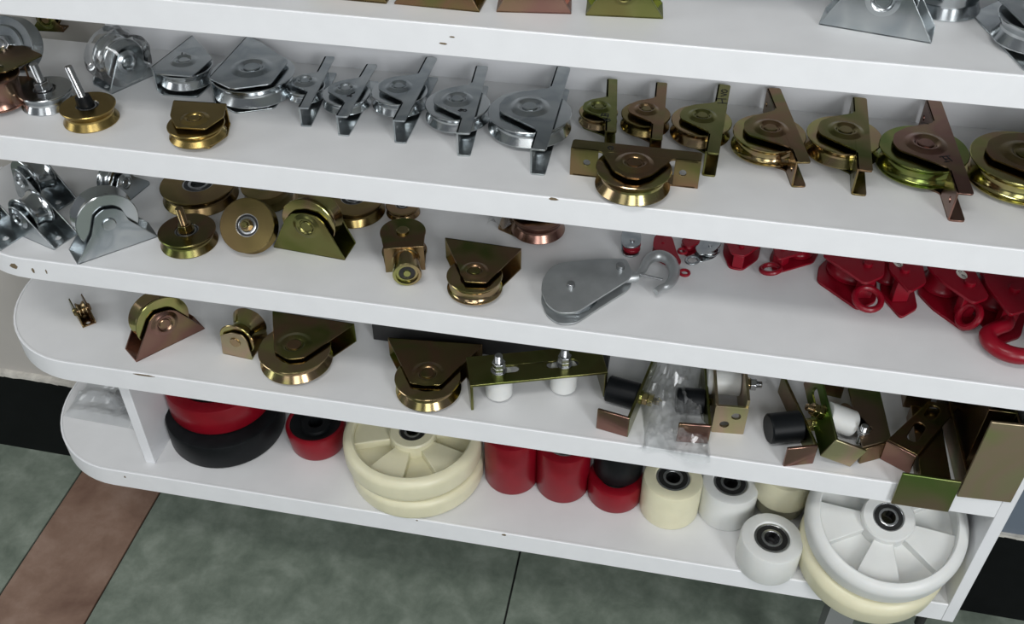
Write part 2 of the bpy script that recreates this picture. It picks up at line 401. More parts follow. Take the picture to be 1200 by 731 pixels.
# ================================================================ S2, the second shelf: wheels lying on their sides
def wing_roller(name, label, data, z, w, mat, wmat, group, kind='v', writing=None, rg=None, bodyscale=1):
    x, y, yaw, R, La, Lb, vm = data
    s = .0045 + .09 * R; v0, v1 = vm - s, vm + s; k = R * bodyscale
    out = [(-La, v0), (-La, v1), (Lb, v1), (Lb, v0), (.95 * k, v0), (.34 * k, -.66 * k), (.05 * k, -.74 * k), (-.35 * k, -.66 * k), (-.66 * k, -.36 * k), (-.98 * k, v0)]
    out2 = [(-La, v0), (-La, v1), (Lb + .002, v1), (Lb + .002, v0), (.95 * k, v0), (.34 * k, -.66 * k), (.05 * k, -.74 * k), (-.35 * k, -.66 * k), (-.66 * k, -.36 * k), (-.98 * k, v0)]
    th = roller(name, label, out, w, R, None, rg or R * .86, max(.006, R * .19), (x, y, z + w / 2), rotz(yaw), mat, wmat, kind,
                webs=[(-La + .001, -R * 1.06, v0 + .0022), (R * 1.06, Lb - .0005, v0 + .0022)], web_holes=[(-La + R * .28, 0, R * .075), (Lb - R * .28, 0, R * .075)], group=group, outline2=out2, writing=writing)
    return th
SG = 'silver winged wheels in a row on the second shelf'; GG = 'gold winged wheels in a row on the second shelf'
def wr(x, y, s, a, txt, dx=0, dy=0):
    return [(c, x + dx * i, y + dy * i, s, a) for i, c in enumerate(txt)]
wing_roller('winged_gate_wheel', 'smallest silver winged gate wheel, first of the silver winged row', (-0.4769,0.1583,-85.1,0.0244,0.0691,0.0649,0.0152), S2, .026, 'zinc', 'zinc_bright', SG)
wing_roller('winged_gate_wheel', 'silver winged gate wheel marked 40, second of the silver winged row', (-0.4194,0.1476,-89.0,0.0305,0.069,0.0651,0.0147), S2, .027, 'zinc', 'zinc_bright', SG, writing=wr(.016, .010, .007, 100, '40', -.0085, .001))
wing_roller('winged_gate_wheel', 'middle silver winged gate wheel with dull stained plate, third of its row', (-0.3531,0.1597,-89.6,0.0352,0.0828,0.0799,0.0216), S2, .031, 'zinc', 'zinc_bright', SG)
wing_roller('winged_gate_wheel', 'silver winged gate wheel with scribbled number, next to the largest silver one', (-0.2739,0.1427,-85.5,0.0404,0.0884,0.0779,0.0187), S2, .031, 'zinc', 'zinc_bright', SG, writing=wr(.026, .008, .0055, 60, '50', 0, .005))
wing_roller('winged_gate_wheel', 'largest silver winged gate wheel, beside the first gold ones', (-0.1821,0.1363,-89.6,0.0511,0.1081,0.0925,0.0254), S2, .034, 'zinc', 'zinc_bright', SG)
wing_roller('winged_gate_wheel', 'smallest gold winged gate wheel, with black pen marks below its axle', (-0.1016,0.1657,-84.0,0.024,0.0721,0.0558,0.0156), S2, .026, 'olive', 'gold_bright', GG, writing=wr(.018, .008, .010, 170, 'E6', .012, .002), bodyscale=1.12)
wing_roller('winged_gate_wheel', 'second smallest gold winged gate wheel with pinkish top tab', (-0.0436,0.1661,-88.1,0.0301,0.07,0.0666,0.0153), S2, .029, 'gold', 'brown_turned', GG)
wing_roller('winged_gate_wheel', 'gold winged gate wheel marked 70 in black pen on its top tab', (0.0238,0.1603,-93.0,0.0364,0.0833,0.0798,0.0193), S2, .031, 'olive', 'gold_bright', GG, writing=wr(-.041, .020, .013, 100, 'I') + wr(-.056, .0195, .0085, 75, '70', -.0105, .001))
wing_roller('winged_gate_wheel', 'gold winged gate wheel tilted to the right, fourth of the gold row', (0.1039,0.1437,-78.7,0.0427,0.0954,0.0731,0.0228), S2, .033, 'gold', 'gold_bright', GG, 'u')
wing_roller('winged_gate_wheel', 'gold winged gate wheel with deeply dished axle, fifth of the gold row', (0.1903,0.1557,-91.6,0.0435,0.0831,0.0824,0.019), S2, .033, 'gold', 'gold_bright', GG)
wing_roller('winged_gate_wheel', 'large reddish winged gate wheel with green rim and black pen mark', (0.278,0.1385,-87.1,0.0498,0.1037,0.0979,0.0257), S2, .036, 'copper', 'green_turned', GG, 'u', writing=wr(.030, .018, .013, 110, 'E') + wr(-.045, .006, .008, 90, '-'))
wing_roller('winged_gate_wheel', 'largest gold winged gate wheel cut off at the right edge of the photo', (0.3859,0.1343,-94.4,0.0586,0.1464,0.0999,0.0392), S2, .038, 'gold', 'gold_bright', GG, 'u')
# eared bracket wheel
d = (-0.0455,0.0343,-0.3,0.0425,[(-0.0733,0.025),(-0.0466,0.0247),(-0.0165,-0.0224),(0.0126,-0.0302),(0.0236,-0.0178),(0.0437,0.0248),(0.0722,0.0287),(0.0733,0.0434),(-0.0741,0.0434)])
u0 = min(p[0] for p in d[4]); u1 = max(p[0] for p in d[4])
vw = .016
def e_out(R):
    return [(u0, vw), (u1, vw), (u1, vw + .021), (u0, vw + .021)]
k = d[3]
eo = [(u0, vw), (-.62 * k - .012, vw), (-.5 * k, -.45 * k), (-.12 * k, -.72 * k), (.18 * k, -.72 * k), (.5 * k, -.45 * k), (.62 * k + .014, vw), (u1, vw), (u1, vw + .020), (u0, vw + .020)]
roller('eared_gate_wheel', 'gold gate wheel with two drilled square ears, lying in front of the gold row', eo, .036, k, None, k * .85, .0085, (d[0], d[1], S2 + .018), rotz(d[2]), 'gold', 'gold_bright', 'v',
       webs=[(u0, -.62 * k - .016, vw + .0022), (.62 * k + .018, u1, vw + .0022)], web_holes=[(u0 + .019, .001, .0042), (u1 - .019, .001, .0042)], writing=wr(-.030, .026, .008, -10, 'C'))
# silver trapezoid brackets lying
def lying_roller(name, label, d, z, w, mat, wmat, kind='v', rg=.86, **kw):
    return roller(name, label, d[4], w, d[3], None, d[3] * rg, kw.pop('ra', None), (d[0], d[1], z + w / 2), rotz(d[2]), mat, wmat, kind, **kw)
lying_roller('bracket_gate_wheel', 'small silver gate wheel lying flat with number on its plate, left of the big one', (-0.6457,0.1696,81.9,0.0355,[(-0.0414,0.0141),(-0.0323,-0.0328),(0.0184,-0.0313),(0.0671,0.0305),(-0.0303,0.0305)]), S2, .032, 'zinc', 'zinc_bright', writing=wr(.016, .012, .0075, 150, '70', -.009, -.004))
lying_roller('bracket_gate_wheel', 'large silver gate wheel lying flat under a six-sided plate', (-0.5484,0.1619,88.6,0.0535,[(-0.057,0.0024),(-0.0344,-0.04),(0.0276,-0.0388),(0.0694,0.0166),(0.0816,0.0426),(-0.037,0.0426)]), S2, .036, 'zinc', 'zinc_bright')
lying_roller('bracket_gate_wheel', 'small brassy gate wheel lying alone in front of the silver ones', (-0.5738,0.0417,4.0,0.0343,[(-0.0325,0.004),(-0.0152,-0.0216),(0.0203,-0.0211),(0.0325,0.01),(0.0264,0.0399),(-0.0421,0.0399)]), S2, .028, 'brass', 'brass')
lying_roller('bracket_gate_wheel', 'dark gold bracket with coppery wheel cut off at the left edge', (-0.8532,0.0684,-5.9,0.0329,[(-0.0152,-0.0093),(0.0212,0.0018),(0.0375,0.054),(-0.0151,0.0726),(-0.0926,0.054)]), S2, .050, 'gold', 'copper', 'u')
# wheels with a bolt standing up
def bolt_wheel(name, label, c, z, R, w, bolt_h, mat, wmat, bolt_r=.005, nut=True, collar=None, group=None, rot=None, lean=(0, 0), bmat='steel'):
    th = thing(name, label, 'gate wheel', (c[0], c[1], z + w / 2), rot, group)
    groove_wheel(th, R, w / 2, R * .86, R * .42, wmat)
    ball_bearing(th, R * .45, R * .24, w / 2 - .0015, w - .003, name='bearing')
    T = roty(lean[0]) @ rotx(lean[1])
    threaded(bolt_r, -w / 2 + .001, w / 2 + bolt_h, T).build('bolt', bmat, th)
    if nut:
        MB().lathe([(bolt_r, w / 2), (bolt_r * 2.1, w / 2), (bolt_r * 2.1, w / 2 + .0015), (bolt_r, w / 2 + .0015)], 24, T).build('washer', bmat, th)
        hex_nut(th, bolt_r * 1.85, w / 2 + .0015, w / 2 + .0015 + bolt_r * 1.6, bmat, T, bolt_r * .9)
    if collar:
        MB().lathe([(bolt_r, w / 2 - .001), (bolt_r * 2.1, w / 2 - .001), (bolt_r * 2.1, w / 2 + .003), (bolt_r * 1.9, w / 2 + .012), (bolt_r, w / 2 + .012)], 24, T).build('bushing', collar, th)
    return th
bolt_wheel('bolt_gate_wheel', 'silver grooved wheel with upright bolt and nut, beside the gold one', (-0.7981,0.085,1.0332), S2, 0.0335, .021, .034, 'zinc', 'zinc_bright', .0055, lean=(-6, 0))
bolt_wheel('bolt_gate_wheel', 'dark gold grooved wheel with tall bolt rising from a black bushing', (-0.7246,0.058,1.0332), S2, 0.0338, .021, .052, 'gold', 'brass', .0048, nut=False, collar='black', lean=(-9, 0))
# upright brackets
def upright_roller(name, label, d, z, w, mat, wmat, kind='v', rg=.85, back=0, **kw):
    """d from measuring the front plate: axle x,y, axle height, yaw, wheel radius, outline (u, v down)"""
    x, y, h, yaw, R, out = d
    c, s_ = math.cos(R_(yaw)), math.sin(R_(yaw))
    o = [(p[0], min(p[1], h)) for p in out]
    R = min(R, h - .003)
    return roller(name, label, o, w, R, kw.pop('hw', None), R * rg, kw.pop('ra', None), (x - s_ * w / 2, y + c * w / 2, z + h), rotz(yaw) @ rotx(-90), mat, wmat, kind, **kw)
def free_upright(name, label, c, yaw, z, R, w, h, Lb, mat, wmat, kind='v', top=.4, hole=True, **kw):
    """triangular bracket standing on its web; c = centre on the shelf, h = axle height, Lb = half base length"""
    out = [(-Lb, h), (Lb, h), (Lb, h - .006), (R * top * 1.1, -R * .25), (R * top * .6, -R * .5), (-R * top * .6, -R * .5), (-R * top * 1.1, -R * .25), (-Lb, h - .006)]
    wh = [(-Lb * .8, 0, .0035), (Lb * .8, 0, .0035)] if hole else ()
    return roller(name, label, out, w, R, None, R * .84, None, (c[0], c[1], z + h), rotz(yaw) @ rotx(-90), mat, wmat, kind, web_holes=wh, **kw)
wrapped = free_upright('wrapped_gate_wheel', 'silver bracket wheel standing up, wrapped in clear plastic film', (-0.7326,0.1596,1.0112), 62, S2, .029, .040, .033, .034, 'zinc', 'zinc_bright', 'u')
m = MB(); ns = 26; rings = []
for j in range(7):
    y = -.028 + .056 * j / 6; ring = []
    for i in range(ns):
        a = 2 * math.pi * i / ns; rr = .0345 + .003 * random.random() - (.012 if j in (0, 6) else 0)
        px, pz = rr * math.cos(a) * 1.05, rr * math.sin(a) * .98 - .004
        ring.append((px, min(rr * math.sin(a), .0320), y))
    rings += ring
fs = [(j * ns + i, j * ns + (i + 1) % ns, (j + 1) * ns + (i + 1) % ns, (j + 1) * ns + i) for j in range(6) for i in range(ns)]
m.add(rings, fs); m.build('film_wrap', 'film_thin', wrapped, ang=20)
# things half out of frame at the left of the second shelf
th = thing('hub_gate_wheel', 'silver wheel hub with centre nut behind the dark gold bracket, cut off at left', 'gate wheel', (-0.8759,0.1501,1.0462)[:2] + (S2 + .042,), rotz(4) @ rotx(62))
groove_wheel(th, .036, .014, .028, .008, 'zinc')
MB().lathe([(.009, .0142), (.024, .0142), (.025, .016), (.023, .018), (.016, .0185), (.009, .018)], 36).build('hub_cap', 'zinc', th)
threaded(.0065, -.012, .030).build('bolt', 'steel', th); hex_nut(th, .0125, .0186, .027, 'steel', None, .006)
free_upright('tiny_gate_wheel', 'tiny dull gold roller standing far back under the top shelf', (-0.9072,0.2822,1.0112), 5, S2, .016, .022, .018, .022, 'gold', 'gold_bright')

# ================================================================ S1, the top shelf (only the lower ends show)
def s1(label, d, mat='gold', w=.036): return upright_roller('standing_gate_wheel', label, d, S1, w, mat, 'gold_bright' if mat != 'zinc' else 'zinc_bright', group='standing wheels on the top shelf')
s1('gold standing wheel on the top shelf, leftmost, barely showing above its edge', (-0.3578,0.0367,0.0288,-0.6,0.0327,[(-0.0095,-0.0136),(0.0162,-0.0139),(0.0398,0.0288),(-0.0535,0.0288)]))
s1('gold standing wheel on the top shelf, second from left', (-0.2612,0.0362,0.0314,-1.5,0.033,[(-0.0119,-0.0131),(0.0158,-0.0139),(0.0432,0.0314),(-0.0507,0.0315)]))
s1('pinkish standing wheel on the top shelf, third from left', (-0.1636,0.0442,0.029,7.5,0.0302,[(-0.0131,-0.0138),(0.0135,-0.0146),(0.0396,0.029),(-0.0397,0.029)]), 'copper')
s1('olive gold standing wheel on the top shelf, nearest the silver bracket', (-0.0725,0.0523,0.0269,5.2,0.0309,[(-0.0137,-0.0127),(0.0125,-0.0138),(0.042,0.0269),(-0.0391,0.0268)]), 'olive')
s1('large scuffed silver bracket wheel standing on the top shelf at right', (0.1778,0.0622,0.0359,-11.7,0.0399,[(-0.0217,-0.0238),(0.0139,-0.0245),(0.0553,0.0359),(-0.056,0.0359)]), 'zinc', .04)
lying_roller('bracket_gate_wheel', 'silver gate wheel lying on the top shelf at its right end', (0.3257,0.0678,-131.7,0.0384,[(0.054,0.0266),(-0.0213,0.0463),(-0.1245,-0.0107),(-0.1129,-0.0746),(-0.0125,-0.0746)]), S1, .036, 'zinc', 'zinc_bright')
def flat_wheel(name, label, c, z, R, w, wmat, kind='v', brg=.42, cat='gate wheel', rot=None, rg=.88, group=None):
    th = thing(name, label, cat, (c[0], c[1], z + w / 2), rot, group)
    groove_wheel(th, R, w / 2, R * rg, R * brg, wmat, kind)
    ball_bearing(th, R * (brg + .02), R * .2, w / 2 - .0012, w - .003)
    return th
flat_wheel('grooved_wheel', 'silver grooved wheel lying behind the scuffed silver bracket on the top shelf', (0.2519,0.1424,1.2278), S1, .038, .026, 'zinc_bright')

# ================================================================ S3, the third shelf
BR = 'silver brackets standing at the left end of the third shelf'
def corner_upright(label, corner, yaw, w, Lb, R, h):
    """channel bracket standing on its web, placed by the front right corner of the web"""
    c_, s_ = math.cos(R_(yaw)), math.sin(R_(yaw)); x = corner[0] - c_ * Lb - (-s_) * w / 2; y = corner[1] - s_ * Lb - c_ * w / 2
    out = [(-Lb * .8, h), (Lb, h), (Lb, h - .005), (-.004, -R * .55), (-.016, -R * .62), (-.026, -R * .5), (-Lb * .8, h - .01)]
    out = [(p[0] + .010, p[1]) for p in out]
    return roller('channel_gate_wheel', label, [(p[0] - .0, p[1]) for p in out], w, R, None, R * .8, .006, (x, y, S3 + h), rotz(yaw) @ rotx(-90), 'zinc', 'zinc_bright', 'u', web_holes=[(Lb * .86, 0, .0045)], group=BR)
YW = 71.4 - 90
corner_upright('silver bracket wheel at the very left edge of the third shelf', (-0.8877,0.0541,0.8145), YW, .044, .045, .026, .036)
corner_upright('silver bracket wheel behind its twin at the left of the third shelf', (-0.8604,0.1451,0.8145), YW - 4, .042, .045, .030, .036)
corner_upright('silver bracket wheel with bright round hole, left of the triangular silver bracket', (-0.8173,0.0679,0.8145), YW, .042, .045, .027, .034)
upright_roller('triangular_gate_wheel', 'silver triangular bracket wheel standing on the third shelf edge', (-0.7357,0.041,0.0458,45.3,0.0412,[(-0.026,0.0097),(-0.0148,-0.0166),(-0.0028,-0.0235),(0.0133,-0.0198),(0.0225,-0.0112),(0.0256,0.0042),(0.0571,0.0458),(-0.056,0.0458)]), S3, .040, 'zinc', 'zinc_bright', dimple=False, ra=.0092)
free_upright('channel_gate_wheel', 'bright silver roller standing behind the triangular silver bracket', (-0.7917,0.1585,0.8145), 78, S3, .026, .034, .032, .045, 'zinc', 'zinc_bright', 'u')
flat_wheel('grooved_wheel', 'large dull gold grooved wheel lying behind the bolt wheel', (-0.6783,0.1851,0.8385), S3, 0.0545, .024, 'brown_turned')
bolt_wheel('bolt_gate_wheel', 'coppery gold grooved wheel with upright bolt and nut on the third shelf', (-0.6479,0.079,0.8365), S3, 0.0391, .021, .036, 'gold', 'gold', .0055, bmat='gold_bright', lean=(-4, 0))
# tilted wheel leaning on the one behind
c = (-0.5572,0.0867,0.8445)
tw = bolt_wheel('bolt_gate_wheel', 'gold grooved wheel tipped up to face forward, bolt pointing out', (c[0], c[1]), 0, .0375, .022, .012, 'gold', 'brown_turned', .0042, bmat='gold_bright')
tw.matrix_world = tr(c[0], c[1], S3 + .0345) @ rotz(6) @ rotx(48)
flat_wheel('grooved_wheel', 'dark gold wheel lying in shadow behind the tipped wheel', (-0.5783,0.1965,0.8365), S3, .036, .026, 'brown_turned')
upright_roller('triangular_gate_wheel', 'olive gold triangular bracket wheel standing beside the tipped wheel', (-0.4735,0.0845,0.0479,-4.7,0.0381,[(-0.0302,-0.0053),(-0.0198,-0.0157),(-0.0019,-0.0206),(0.0162,-0.0186),(0.0259,-0.0094),(0.0507,0.0479),(-0.0568,0.0478)]), S3, .040, 'olive', 'gold_bright')
flat_wheel('grooved_wheel', 'gold grooved wheel lying behind the olive triangular bracket', (-0.4456,0.1932,0.8385), S3, 0.0438, .024, 'brown_turned')
flat_wheel('grooved_wheel', 'small dull wheel with bearing lying behind the fork roller', (-0.3761,0.2027,0.8265), S3, 0.0244, .014, 'gold')
# fork roller
c = (-0.3475,0.1081,0.8545)
th = thing('fork_roller', 'dull gold fork bracket with round top plate and tube roller pointing forward', 'roller', (c[0], c[1], S3), rotz(17.5))
rp = 0.0308
pl = circ(0, 0, rp, 22, -20, 200) + [(-rp * .86, -.033), (rp * .86, -.033)]
m = MB(); m.prism(pl, .0375, .040); m.prism(pl, .006, .0085); m.box(-rp * .86, rp * .86, -.0355, -.033, 0, .040); m.build('bracket', 'gold', th, bevel=.0012)
MB().lathe([(0, 0), (.0085, 0), (.0085, .0425), (.0075, .0435), (0, .0435)], 24, None, False).build('axle', 'gold_bright', th)
MB().lathe(u_profile(rp * .93, .012, rp * .7, .009), 40, tr(0, 0, .023)).build('wheel', 'copper', th)
T = tr(.002, -.034, .0193) @ rotx(90)
t_ = MB().lathe([(.011, 0), (.0188, 0), (.0188, .003), (.0178, .004), (.0178, .027), (.0190, .028), (.0190, .0325), (.0180, .0335), (.0150, .0335), (.0140, .030), (.011, .030)], 32, T).build('tube_roller', 'gold_bright', th)
MB().lathe([(.0048, .002), (.0141, .002), (.0141, .0285), (.0048, .0295)], 24, T).build('seal', 'seal', t_)
MB().cyl(.0052, .001, .0315, 18, T).build('stud', 'gold_bright', t_)
lying_roller('bracket_gate_wheel', 'brown gold gate wheel lying flat beside the fork roller', (-0.2368,0.0515,-2.1,0.0362,[(-0.0061,-0.0234),(0.0207,-0.019),(0.0495,0.0602),(-0.057,0.0602)]), S3, .034, 'gold', 'gold_bright', 'u')
cw = lying_roller('bracket_gate_wheel', 'pinkish copper wheel in a dark bracket half hidden behind, partly in plastic', (-0.178,0.1938,2.7,0.0377,[(-0.0171,-0.0226),(0.0262,-0.0122),(0.0326,0.0378),(-0.0546,0.0378),(-0.0569,-0.0022)]), S3, .038, 'gold', 'copper')
m = MB(); nx, ny = 9, 5
vv = [(-.070 + .05 * i / (nx - 1) + random.uniform(-.002, .002), -.012 + .03 * j / (ny - 1), -.004 + .012 * math.sin(i * 1.3 + j) * .5 + random.uniform(-.002, .002)) for j in range(ny) for i in range(nx)]
m.add(vv, [(j * nx + i, j * nx + i + 1, (j + 1) * nx + i + 1, (j + 1) * nx + i) for j in range(ny - 1) for i in range(nx - 1)]); m.build('film_wrap', 'film', cw)

# pulley blocks
def ring_pts(r, n=20, sx=1, sy=1): return [(r * sx * math.cos(2 * math.pi * i / n), r * sy * math.sin(2 * math.pi * i / n), 0) for i in range(n)]
def pulley_block(name, label, d, z, h, mat, sheave_c, sheave_r, sheave_mat, bolts, t=.003, ring=None, ring_mat=None, cat='pulley', group=None, spacer=None, writing=None):
    """two cheek plates with a sheave between; d from measuring the top plate; ring = (u, v, z, r, tube, tilt matrix)"""
    th = thing(name, label, cat, (d[0], d[1], z), rotz(d[2]), group)
    out = fillet(d[4], .006)
    MB().prism(out, h - t, h).build('cheek_plate', mat, th, bevel=.0006)
    MB().prism(out, .0, t).build('cheek_plate', mat, th, bevel=.0006)
    MB().lathe(u_profile(sheave_r, h / 2 - t - .001, sheave_r * .8, .004), 36, tr(*sheave_c, h / 2)).build('sheave', sheave_mat, th)
    for (u, v, r) in bolts:
        MB().cyl(r, .0005, h + r * .7, 18, tr(u, v, 0)).build('bolt', mat if mat == 'red_paint' else 'steel', th)
    if spacer: MB().box(spacer[0] - spacer[2], spacer[0] + spacer[2], spacer[1] - spacer[3], spacer[1] + spacer[3], t, h - t).build('neck_block', mat, th, bevel=.001)
    if ring:
        u, v, zz, r, tb, RT = ring
        MB().tube(ring_pts(r), tb, 10, True, tr(u, v, zz) @ RT).build('eye_ring', ring_mat or mat, th)
    if writing: writing(th, h)
    return th
# silver snatch block with hook
d = (-0.1123,0.0599,39.9,0.0328,[(-0.0454,-0.0168),(-0.0405,-0.0379),(-0.0212,-0.0468),(0.0162,-0.0376),(0.0728,-0.0244),(0.0845,-0.0169),(0.0942,0.0134),(0.06,0.0312),(0.0147,0.0479),(-0.0035,0.0457),(-0.0239,0.0308),(-0.0378,0.0112)])
nk = (-0.1123,0.0599,39.9,0.0328,[(0.0137,-0.0172),(0.089,-0.0624),(0.1361,-0.0453),(0.1147,-0.0335),(0.1138,-0.031),(0.0962,-0.0194),(0.0864,-0.022),(0.0758,0.0)])[4]
pb = thing('hook_pulley', 'grey galvanised pulley block with steel snap hook lying in the middle of the third shelf', 'pulley', (d[0], d[1], S3), rotz(d[2]))
out = fillet(d[4], .008)
MB().prism(out, .019, .022).build('cheek_plate', 'galvanised', pb, bevel=.0008); MB().prism(out, .001, .004).build('cheek_plate', 'galvanised', pb, bevel=.0008)
MB().lathe(u_profile(.036, .0068, .030, .004), 40, tr(0, 0, .0115)).build('sheave', 'zinc_bright', pb)
MB().cyl(.0055, 0, .027, 18).build('axle_bolt', 'steel', pb)
ln = math.hypot(*((-0.1123,0.0599,39.9,0.0328,[(0.0758,0.0),(0.0748,-0.0015),(0.0768,-0.0006)])[4][0]))
MB().cyl(.0058, 0, .028, 18, tr(ln, 0, 0)).build('neck_bolt', 'steel', pb)
hk = [(0.0911,-0.0147),(0.107,-0.0072),(0.1203,0.004),(0.1346,0.0087),(0.1458,0.0047),(0.1503,-0.0084),(0.1447,-0.0259),(0.1322,-0.0413),(0.1181,-0.0495),(0.1074,-0.0495),(0.0956,-0.0527)]
sw = MB().lathe([(0, -.012), (.006, -.012), (.007, -.004), (.007, .004), (.006, .009), (0, .009)], 16, tr(hk[0][0] - .006, hk[0][1] + .001, .012) @ rotz(-20) @ roty(90) , False).build('swivel', 'galvanised', pb)
def smooth_path(pts, n=4):
    P_ = [Vector(p) for p in pts]; o = []
    for i in range(len(P_) - 1):
        p0, p1, p2, p3 = P_[max(i - 1, 0)], P_[i], P_[i + 1], P_[min(i + 2, len(P_) - 1)]
        for k in range(n):
            t = k / n; o.append(.5 * ((2 * p1) + (p2 - p0) * t + (2 * p0 - 5 * p1 + 4 * p2 - p3) * t * t + (3 * p1 - p0 - 3 * p2 + p3) * t ** 3))
    return o + [P_[-1]]
hp = smooth_path([(x, y, .012) for x, y in hk]); n = len(hp)
MB().tube(hp, .0072, 12, False, None, [.62 + .5 * math.sin(math.pi * min(1, i / n * 1.15)) if i < n * .85 else .62 for i in range(n)]).build('hook', 'galvanised', pb)
MB().tube([(hk[0][0] + .004, hk[0][1] - .003, .017), (hk[8][0] - .004, hk[8][1] + .008, .017)], .0016, 8).build('latch', 'steel', pb)

flip = lambda a: rotx(a)
pulley_block('small_pulley', 'small pulley with pale metal cheek and red rim, half hidden above the hook', (-0.0449,0.1755,6.8,0.0128,[(-0.0094,-0.014),(0.0008,-0.0151),(0.0101,-0.0088),(0.0129,0.0105),(0.0089,0.0397),(-0.0136,0.0381),(-0.014,-0.0049)]), S3, .018, 'zinc', (0, 0), .012, 'red_paint', [(0, 0, .003)])
pulley_block('red_pulley', 'thin red pulley with small eye ring beside the steel hook', (-0.0036,0.1823,-58.8,0.0128,[(-0.0179,-0.004),(0.0003,-0.0156),(0.0116,-0.0175),(0.0358,-0.0054),(0.0516,-0.0046),(0.047,0.004),(0.025,0.0078),(-0.0059,0.0173),(-0.0231,0.0155)]), S3, .016, 'red_paint', (0, 0), .011, 'red_paint', [(0, 0, .002)], .002, ring=((-0.0036,0.1823,-58.8,0.0128,[(0.0599,0.0024),(0.0595,0.0014),(0.0613,0.001)])[4][0] + (.008, .006, .0021, Matrix())))
pulley_block('red_pulley', 'small red pulley tucked behind with its ring next to the silver swivel eye', (0.0312,0.1969,-119.9,0.0128,[(0.0125,-0.0027),(0.0191,0.0098),(-0.0027,0.0148),(-0.0272,0.0018),(-0.0215,-0.0168)]), S3, .016, 'red_paint', (0, 0), .010, 'red_paint', [(0, 0, .002)], .002, ring=(.022, .004, .010, .0055, .0019, Matrix()))
pulley_block('swivel_pulley', 'small silver pulley with a bright swivel eye among the red pulleys', (0.0595,0.1895,-135.0,0.0128,[(0.0198,-0.0088),(0.0254,0.0077),(0.0019,0.0122),(-0.0161,0.0062),(-0.0282,-0.0135),(-0.0152,-0.0269)]), S3, .014, 'zinc', (0, 0), .012, 'zinc_bright', [(0, 0, .002)], .002, ring=(.034, .004, .007, .0075, .0018, Matrix.Scale(1.25, 4, (1, 0, 0))), ring_mat='zinc')
pulley_block('red_pulley', 'red pulley with tapered end pointing forward, left of the ringed red block', (0.1032,0.1976,-98.8,0.0173,[(0.0375,-0.0104),(0.0369,0.0076),(0.0055,0.0239),(-0.0325,0.0224),(-0.0443,-0.003),(-0.0229,-0.0274),(0.0086,-0.0238)]), S3, .026, 'red_paint', (-.01, 0), .015, 'red_paint', [(.018, 0, .004)], .003, spacer=(.030, 0, .006, .007))
pulley_block('red_pulley', 'red pulley block lying sideways with an open ring at its left end', (0.1744,0.2076,-131.1,0.023,[(0.0474,0.0008),(0.0523,0.0108),(0.0293,0.0173),(-0.0075,0.0272),(-0.0373,0.0146),(-0.0395,-0.0181),(-0.0056,-0.0345),(0.0315,-0.0173)]), S3, .026, 'red_paint', (-.008, 0), .019, 'red_paint', [(.030, 0, .003)], .003, spacer=(.030, 0, .008, .008), ring=(.060, .008, .012, .0125, .0034, rotx(15)))
def oval_label(u, v, txt):
    def f(th, h):
        lb = MB().lathe([(0, 0), (.0095, 0), (.0095, .0004), (0, .0004)], 28, tr(u, v, h) @ Matrix.Scale(.62, 4, (0, 1, 0)), False).build('size_label', 'sticker', th)
        pen(lb, [(c_, u - .005 + i * .0034, v, .0042, 0) for i, c_ in enumerate(txt)], h + .0006, .0006, 'ink', 'label_text')
    return f
big = 'large red pulley blocks at the right of the third shelf'
pulley_block('red_pulley_block', 'large red pulley block with round ring hanging from its front end', (0.2496,0.1807,-78.3,0.0389,[(0.0729,-0.0135),(0.0581,0.0143),(0.0235,0.0255),(-0.0272,0.0324),(-0.0559,0.0199),(-0.0448,-0.014),(-0.0132,-0.0425),(0.0157,-0.0518)]), S3, .046, 'red_paint', (-.004, 0), .034, 'red_paint', [(.036, 0, .006)], .004, group=big, spacer=(.046, 0, .007, .009), ring=(.072, -.004, .020, .0165, .0042, roty(18)))
pulley_block('red_pulley_block', 'red pulley block with label half hidden by the shelf edge, no ring', (0.296,0.1714,-78.0,0.0276,[(0.0714,-0.0071),(0.0537,0.0199),(0.0058,0.0291),(-0.0581,0.0407),(-0.0585,0.018),(-0.0181,-0.0068),(0.0276,-0.0194)]), S3, .046, 'red_paint', (-.010, 0), .022, 'red_paint', [(.030, 0, .006)], .004, group=big, spacer=(.036, 0, .006, .010), writing=oval_label(.013, -.004, '0.4T'))
pulley_block('red_pulley_block', 'red pulley block with white oval label fully showing', (0.3645,0.1679,-71.2,0.0327,[(0.0773,-0.0115),(0.0693,0.0124),(0.0301,0.017),(-0.0284,0.028),(-0.049,0.0122),(-0.035,-0.0203),(0.002,-0.0365),(0.0336,-0.0312)]), S3, .048, 'red_paint', (-.008, 0), .027, 'red_paint', [(.042, 0, .007)], .004, group=big, spacer=(.050, 0, .006, .010), ring=(.070, -.006, .020, .0150, .0045, rotx(55)), writing=oval_label(.023, -.001, '0.4T'))
d = (0.4278,0.1576,-88.8,0.0376,[(0.086,-0.0143),(0.0665,0.0169),(-0.0038,0.0416),(-0.0642,0.0312),(-0.0577,-0.0071),(-0.0015,-0.0316),(0.031,-0.0321)])
pk = pulley_block('red_hook_block', 'rightmost dark red pulley block with a thick red hook', d, S3, .052, 'red_paint', (-.006, 0), .034, 'red_paint', [(.036, 0, .007)], .004, group=big, spacer=(.048, 0, .007, .010))
hp = smooth_path([(.052, -.002, .020), (.066, -.004, .020), (.074, -.018, .019), (.086, -.030, .018), (.104, -.028, .018), (.117, -.013, .018), (.119, .006, .018), (.110, .022, .018), (.096, .030, .018), (.084, .030, .018)]); n = len(hp)
MB().tube(hp, .0098, 12, False, None, [.72 + .36 * math.sin(math.pi * i / n) for i in range(n)]).build('hook', 'red_paint', pk)

